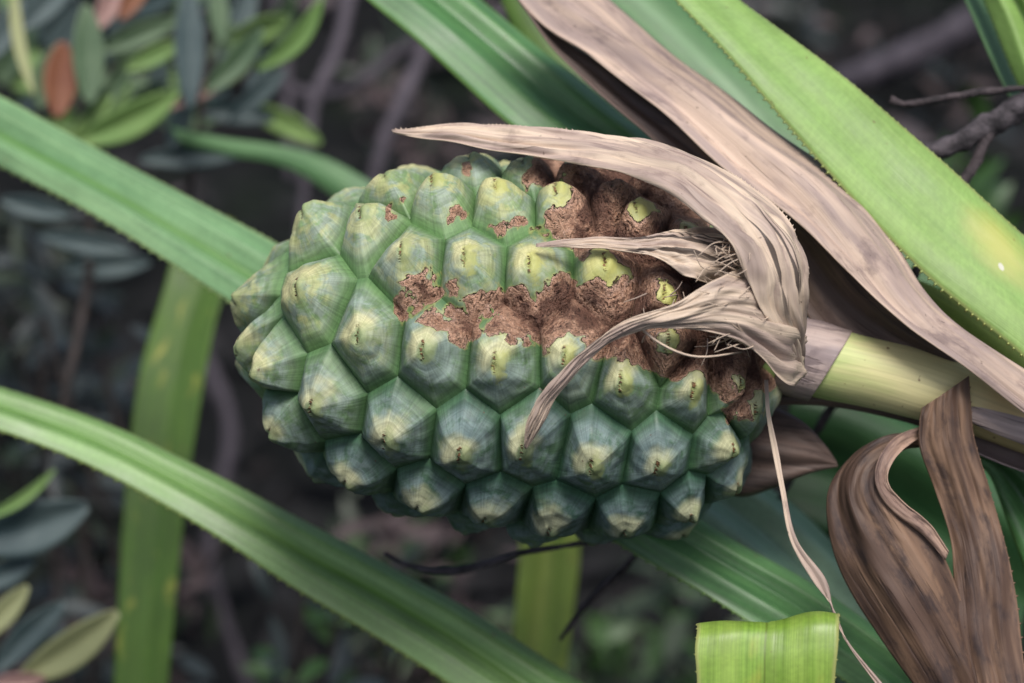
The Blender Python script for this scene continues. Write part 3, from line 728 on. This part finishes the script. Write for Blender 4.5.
strap([(420,-50,250),(478,0,220),(560,65,190),(625,118,160),(655,140,150),(700,190,140)], [(310,-50,210),(364,-3,190),(440,62,160),(505,122,130),(560,160,110),(610,210,100)], G4,
      'dark glossy pleated strap leaf behind the tip of the arching dry bract', M(.10,.42), teeth=(9, 3, (0,)), thick=2, wob=3)
strap([(610,-60,420),(680,0,380),(730,50,350),(790,110,320),(850,175,300),(960,290,260)], [(520,-60,420),(585,0,380),(640,45,350),(700,110,320),(760,180,300),(860,300,260)], G9,
      'blurred blue green strap leaf between the dry leaf and the bright leaf', cup(.1), thick=2, wob=3)
strap([(540,-10,330),(580,60,300),(640,120,280),(700,180,270)], [(500,0,330),(540,75,300),(600,135,280),(660,200,270)], G6,
      'small olive green strap leaf deep behind the twisting dry leaf', cup(.1), thick=2)
strap([(970,-60,190),(1000,20,180),(1030,90,170),(1070,160,160)], [(935,-60,160),(965,0,150),(1000,78,140),(1035,140,130)], G9,
      'narrow jade green leaf edge beneath the bright corner leaf at the top right', None, thick=2)
strap([(1010,-60,110),(1046,20,110),(1070,90,100),(1100,160,90)], [(952,-60,140),(984,0,130),(1012,70,120),(1045,140,110)], G3,
      'bright yellow green leaf corner at the top right edge', M(.2,.38), thick=2, teeth=(9,2,(1,)))
strap([(200,215,760),(236,225,740),(236,260,720),(215,330,700),(195,440,680),(182,540,660),(165,720,640)], [(180,215,760),(178,235,740),(165,290,720),(142,370,700),(130,450,680),(122,540,660),(112,720,640)], G6,
      'upright blurred olive green strap leaf behind the two slanting leaves on the left', lambda u, v: .12*abs(v-.45), thick=2)
strap([(575,470,700),(580,545,690),(575,600,680),(562,700,670)], [(520,470,700),(520,545,690),(516,600,680),(508,700,670)], G8,
      'upright blurred yellow green strap leaf below the middle of the fruit', lambda u, v: .12*abs(v-.5)+.05*math.sin(v*9), thick=2)
strap([(172,128,820),(220,138,800),(290,148,780),(340,165,760),(400,205,740),(480,280,720)], [(185,146,820),(225,155,800),(280,165,780),(325,190,760),(375,235,740),(440,310,720)], G9,
      'blurred green strap leaf arching above the left end of the fruit', cup(.15), thick=2)
# fan of leaves below right of the fruit
strap([(690,420,260),(740,470,250),(800,512,240),(858,575,230),(905,650,220),(930,720,210)], [(600,470,150),(650,515,145),(720,570,140),(800,640,135),(850,700,130),(870,740,120)], G5,
      'wide blue green strap leaf beneath the fruit behind the hanging strand', M(.10,.45), thick=2, n=110)
strap([(640,470,90),(690,512,100),(740,545,100),(820,590,95),(900,648,90),(960,700,80),(1000,740,70)], [(560,505,90),(624,548,80),(700,592,70),(760,630,60),(830,672,50),(880,710,40),(920,750,30)], G4,
      'dark glossy pleated strap leaf running below the fruit to the lower right corner', lambda u, v: M(.13,.42)(u, v)+.012*math.sin(v*19), thick=2, n=110, m=41, teeth=(15,3,(1,)))
strap([(940,430,60),(1000,455,50),(1060,500,40),(1120,560,30)], [(950,470,60),(985,470,50),(1010,530,40),(1050,640,30)], G4,
      'dark green leaf beside the withered leaf at the right edge', lambda u, v: .10*math.sin(v*9), thick=2)
strap([(870,270,60),(930,285,55),(1000,330,50),(1090,400,40)], [(850,310,60),(905,325,55),(970,368,50),(1060,430,40)], G8,
      'dark olive leaf strip between the dry leaf and the bright leaf', cup(.12), thick=2)
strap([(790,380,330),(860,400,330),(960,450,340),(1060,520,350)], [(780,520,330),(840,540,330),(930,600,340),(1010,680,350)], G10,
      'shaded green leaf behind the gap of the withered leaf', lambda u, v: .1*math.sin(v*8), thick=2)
# bent lime leaf at the bottom: rises from below, folds over at the crease
A = [(704,740,-120),(700,670,-135),(698,634,-155),(697,626,-175),(697,631,-198),(695,650,-208),(697,680,-212),(698,740,-212)]
B = [(830,740,-120),(834,665,-140),(838,625,-165),(839,617,-186),(839,622,-208),(838,645,-216),(835,675,-218),(832,740,-216)]
tag(blade('folded_leaf', A, B, G7, None, lambda u, v: .022*math.sin(v*8+1)*math.sin(u*3.14)-.012*math.exp(-((v-.49)/.012)**2), n=110, m=45, thick=1.6, wob=5, ws=.02, teeth=(15, 1.2, (0, 1)), origin=L2W(P(766, 740, -120))),
    'lime green strap leaf bent over into a flat fold at the bottom edge', 'leaf')

# ------------------------------------------------------------------ twigs
BK = bark_mat('grey_bark', (0.022, 0.019, 0.022), (0.10, 0.085, 0.095), 90)
BK2 = bark_mat('dark_bark', (0.022, 0.018, 0.02), (0.075, 0.058, 0.062), 90)
BK3 = bark_mat('purple_bark', (0.05, 0.043, 0.055), (0.095, 0.082, 0.10), 40)
br = empty('branch', L2W(P(1040, 95, 160)), 'knotty grey branch forking behind the bright leaf at the upper right edge', 'branch')
tube('limb', [(1080,70,65),(1040,98,70),(1014,110,72),(985,128,75),(950,146,77),(905,158,80),(870,170,82)], [15,14,13,12,11,9,8], BK, br, lump=.35, ls=.06, k=20)
tube('twig', [(1000,112,72),(988,135,72),(972,170,72),(950,205,70),(920,262,65),(900,310,60)], [7,6.5,6,5.5,5,4], BK2, br, lump=.35, ls=.06)
tube('twig', [(1060,86,65),(1015,89,67),(975,93,70),(930,101,75),(905,104,77),(890,100,79)], [3.5,3.2,4,4,3,4.5], BK2, br, lump=.3, ls=.08)
tube('twig', [(990,124,76),(950,150,79),(930,152,81),(905,158,85)], [5,5,4,3], BK2, br, lump=.3, ls=.08)
def twig(pts, r, mat, label, group='loose twigs in the thicket'):
    return tag(tube('twig', pts, r, mat, None, lump=.3, ls=.05, k=10), label, 'twig', group)
twig([(385,553,120),(410,566,130),(440,571,130),(475,567,130),(520,553,130),(570,545,130),(620,535,130)], [2.2,3.5,4.3,4,3.5,3,3], BK, 'thin dark twig curving just below the underside of the fruit')
twig([(560,640,220),(578,614,220),(600,590,220),(622,570,220),(660,530,220)], [2.5,3.4,4,3.6,3], BK2, 'short dark twig slanting below the fruit beside the yellow green leaf')
twig([(840,395,200),(820,425,200),(800,460,200),(780,500,200)], [5,5,4,4], BK2, 'short dark twig behind the stalk')
for k, (pts, r, lab) in enumerate([
    ([(355,-40,1500),(340,40,1450),(310,120,1400),(300,260,1400)], [12,11,10,8], 'blurred upright mauve twig nearest the shrub'),
    ([(440,-30,1500),(420,60,1450),(385,140,1400),(360,240,1400)], [14,13,12,10], 'blurred mauve twig leaning above the top left drupes'),
    ([(240,70,1700),(330,95,1600),(420,40,1600),(520,10,1600)], [10,10,9,8], 'blurred mauve twig crossing two upright twigs'),
    ([(270,-40,1600),(285,60,1600),(290,180,1600)], [10,9,8], 'blurred mauve twig rising straight from the shrub'),
    ([(720,130,2400),(850,80,2200),(960,30,2100),(1060,-60,2000)], [20,26,30,28], 'thick pale dead stick far behind the bright leaf'),
    ([(500,-40,1900),(540,40,1900),(620,120,1900)], [22,18,14], 'blurred mauve stick behind the pleated leaf'),
    ([(190,330,1900),(230,430,1900),(210,560,1900),(260,720,1900)], [12,14,12,10], 'blurred stick behind the upright olive leaf'),
    ([(330,560,1900),(420,600,1800),(480,720,1700)], [12,12,10], 'blurred stick low behind the twig below the fruit')]):
    twig(pts, r, BK3, lab, 'blurred mauve twigs far behind')

# ------------------------------------------------------------------ shrubs behind
def lmat(n, c0, c1, back=None, rough=.5): return simple(n, c0, c1, rough, 14, back)
LA = lmat('shrub_greygreen', (0.06, 0.11, 0.055), (0.12, 0.18, 0.10)); LB = lmat('shrub_green', (0.14, 0.25, 0.07), (0.20, 0.31, 0.10))
LC = lmat('shrub_bluegreen', (0.04, 0.068, 0.072), (0.09, 0.125, 0.125)); LR = lmat('shrub_rust', (0.16, 0.055, 0.03), (0.22, 0.09, 0.045))
LY = lmat('shrub_pale', (0.25, 0.27, 0.13), (0.34, 0.36, 0.18)); LP = lmat('shrub_pink', (0.30, 0.18, 0.15), (0.36, 0.22, 0.2))
SM = bark_mat('shrub_stem', (0.025, 0.02, 0.018), (0.06, 0.048, 0.045), 50)
def oval(parent, b, t, w, mat, bend=0, roll=0.0, label=None):
    """leaf blade from pixel base b to pixel tip t, width w px, mid bent sideways by 'bend' px"""
    b = np.array(b, float); t = np.array(t, float); k = 9; A = []; B = []
    ax = t-b; L = math.hypot(ax[0], ax[1]); sx = np.array([-ax[1]/L, ax[0]/L])
    for i in range(k):
        f = i/(k-1); q = max(.03, math.sin(math.pi*min(1, (f*.93+.03)))**.75)*w/2
        c = b+ax*f; c[:2] = c[:2]+sx*bend*math.sin(math.pi*f)
        A.append((c[0]+sx[0]*q, c[1]+sx[1]*q, c[2]+q*roll)); B.append((c[0]-sx[0]*q, c[1]-sx[1]*q, c[2]-q*roll))
    o = blade('leaf', A, B, mat, parent, lambda u, v: .22*abs(v-.5)*2-.1, n=22, m=9, thick=1.5)
    if label: o['label'] = label
    return o
def bush(label, center, spread, n, mats, stem_pts, size=(60, 110), group='shrubs in the thicket', ns=5, rs=None):
    """center px,py,d ; foliage of many small leaves around several stems rooted in the ground"""
    rr = random.Random(rs)
    c = L2W(P(*center)); base = np.array([c[0], c[1]+0.05, gh(c[0], c[1])])
    root = empty('shrub', base, label, 'shrub', group)
    ends = []
    for k in range(ns):
        e = P(center[0]+rr.uniform(-1, 1)*spread[0]*.8, center[1]+rr.uniform(-1, .6)*spread[1]*.8, center[2]+rr.uniform(-1, 1)*spread[2]*.7)
        e = L2W(e); mid = (base+e)/2+np.array([rr.uniform(-.06, .06), rr.uniform(-.06, .06), 0])
        V = []; F = []; pts = np.array([base, mid, e]); cc = spline(pts, 16); kk = 6
        for i, p in enumerate(cc):
            r_ = .006*(1-.6*i/15)
            for j in range(kk): V.append(p+np.array([math.cos(j*6.283/kk)*r_, math.sin(j*6.283/kk)*r_, 0]))
        F = [(i*kk+j, i*kk+(j+1) % kk, (i+1)*kk+(j+1) % kk, (i+1)*kk+j) for i in range(15) for j in range(kk)]
        mk('stem', V, F, SM, root)
        ends.append(cc)
    for mi, mt in enumerate(mats):
        items = []
        for _ in range(n//len(mats)):
            cc = rr.choice(ends); p = cc[rr.randint(5, 15)]+np.array([rr.gauss(0, .02), rr.gauss(0, .02), rr.gauss(0, .02)])
            a = rr.uniform(0, 6.283); el = rr.uniform(-.3, 1.1); l = rr.uniform(*size)*PX
            dv = np.array([math.cos(a)*math.cos(el), math.sin(a)*math.cos(el), math.sin(el)])
            items.append((p, p+dv*l, l*rr.uniform(.22, .4), (rr.uniform(-.6, .6), rr.uniform(-.9, .2), 1)))
        ovals('foliage', items, mt, root)
    return root
# the shrub at the upper left whose separate leaves can be made out
sh = empty('shrub', L2W(P(90, 420, 900)), 'grey green shrub with rusty leaf undersides in the upper left corner', 'shrub', 'shrubs in the thicket')
tube('stem', [(60,420,900),(90,260,900),(80,120,880),(110,-40,880)], [7,7,6,5], SM, sh, k=8)
tube('stem', [(160,400,950),(180,240,930),(200,120,900),(215,-30,900)], [6,6,5,4], SM, sh, k=8)
d = 760
for a in [((58,118,d),(62,42,d),34,LR,0,0,'rusty brown leaf underside standing upright'),((40,110,d+20),(58,45,d+20),26,LA,-4,0,None),((34,95,d-20),(14,-20,d-20),13,LY,-6,0,None),
    ((90,105,d),(86,5,d),32,LA,0,0,None),((75,142,d),(178,92,d-20),34,LB,5,0,'large pale green leaf pointing right'),((190,110,d),(188,-15,d),30,LC,0,0,None),
    ((205,92,d),(262,28,d),26,LA,4,0,None),((210,85,d+20),(255,58,d+20),20,LR,3,0,None),((256,70,d-20),(322,-2,d-40),20,LB,10,0,'narrow bright green leaf curving up'),
    ((100,52,d+60),(180,18,d+60),24,LA,0,0,None),((125,70,d+60),(185,40,d+60),20,LB,0,0,None),((160,110,d+40),(232,78,d+40),16,LP,0,0,None),
    ((70,140,d+80),(128,72,d+80),24,LA,0,0,None),((20,30,d+60),(75,-25,d+60),30,LC,0,0,None),((120,20,d+40),(150,-30,d+40),22,LR,0,0,None),
    ((222,45,d+80),(215,-20,d+80),20,LA,0,0,None),((170,150,d+80),(190,90,d+80),22,LC,0,0,None),((60,160,d+40),(112,96,d+40),20,LB,0,0,None),
    ((10,160,d+60),(30,95,d+60),26,LC,0,0,None),((-10,60,d),(22,0,d),26,LC,0,0,None),((140,160,d+90),(250,150,d+90),26,LC,0,0,None),((95,30,d+80),(130,-30,d+80),24,LP,0,0,None),
    ((230,120,d+100),(285,70,d+100),20,LC,0,0,None),((0,200,d+80),(70,215,d+80),22,LC,0,0,None),((40,235,d+80),(130,250,d+80),22,LC,0,0,None),((60,270,d+140),(150,262,d+140),26,LC,0,0,None)]:
    oval(sh, a[0], a[1], a[2], a[3], a[4], .4, a[6])
rq = random.Random(21)
for _ in range(46):
    x = rq.uniform(-20, 270); y = rq.uniform(-10, 150 if x < 200 else 110); dd = d+rq.uniform(110, 420); an = rq.gauss(-1.1, .7); l = rq.uniform(50, 95)
    oval(sh, (x, y, dd), (x+l*math.cos(an), y+l*math.sin(an), dd+rq.uniform(-60, 40)), rq.uniform(20, 32), rq.choice([LA, LA, LC, LC, LB]), rq.uniform(-6, 6), .4)
sh2 = empty('shrub', L2W(P(-20, 760, 620)), 'sprig with pale and grey blue leaves in the lower left corner', 'shrub', 'shrubs in the thicket')
tube('stem', [(-30,760,620),(10,690,620),(0,600,620),(-20,480,620)], [6,5,5,4], SM, sh2, k=8)
d = 560
for a in [((18,680,d),(118,612,d-20),38,LY,4,'pale green oval leaf pointing up right'),((-5,672,d),(64,602,d),28,LC,-3,'dark grey blue leaf'),((-20,640,d),(28,586,d),24,LY,0,None),
    ((-40,540,d+30),(88,506,d+30),52,LC,6,'broad grey blue leaf'),((-20,520,d),(55,470,d),11,LB,6,None),((-30,590,d+50),(35,560,d+50),26,LC,0,None),((-10,684,d-20),(45,678,d-20),18,LP,0,None)]:
    oval(sh2, a[0], a[1], a[2], a[3], a[4], .3, a[5])
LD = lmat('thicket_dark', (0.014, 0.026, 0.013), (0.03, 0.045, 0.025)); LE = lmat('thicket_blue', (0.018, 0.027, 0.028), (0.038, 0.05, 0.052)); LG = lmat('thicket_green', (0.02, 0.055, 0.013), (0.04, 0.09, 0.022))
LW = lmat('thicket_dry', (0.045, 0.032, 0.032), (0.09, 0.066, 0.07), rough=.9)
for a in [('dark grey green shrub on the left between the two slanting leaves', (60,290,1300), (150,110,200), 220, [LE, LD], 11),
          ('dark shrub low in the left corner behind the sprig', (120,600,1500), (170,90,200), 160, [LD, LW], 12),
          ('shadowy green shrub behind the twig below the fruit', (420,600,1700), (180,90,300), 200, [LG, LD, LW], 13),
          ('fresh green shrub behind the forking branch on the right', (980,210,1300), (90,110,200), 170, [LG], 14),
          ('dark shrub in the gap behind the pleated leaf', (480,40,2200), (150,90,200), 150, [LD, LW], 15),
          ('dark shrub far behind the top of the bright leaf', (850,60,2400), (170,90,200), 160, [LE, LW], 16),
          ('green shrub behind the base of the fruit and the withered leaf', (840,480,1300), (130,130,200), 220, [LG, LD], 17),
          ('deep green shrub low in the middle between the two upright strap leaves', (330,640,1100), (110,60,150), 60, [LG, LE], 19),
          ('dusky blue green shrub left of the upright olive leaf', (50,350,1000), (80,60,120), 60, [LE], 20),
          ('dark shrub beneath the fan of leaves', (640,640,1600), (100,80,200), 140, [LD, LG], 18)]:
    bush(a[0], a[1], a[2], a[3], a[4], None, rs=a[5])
for o in bpy.data.objects:
    if '_o' in o: del o['_o']
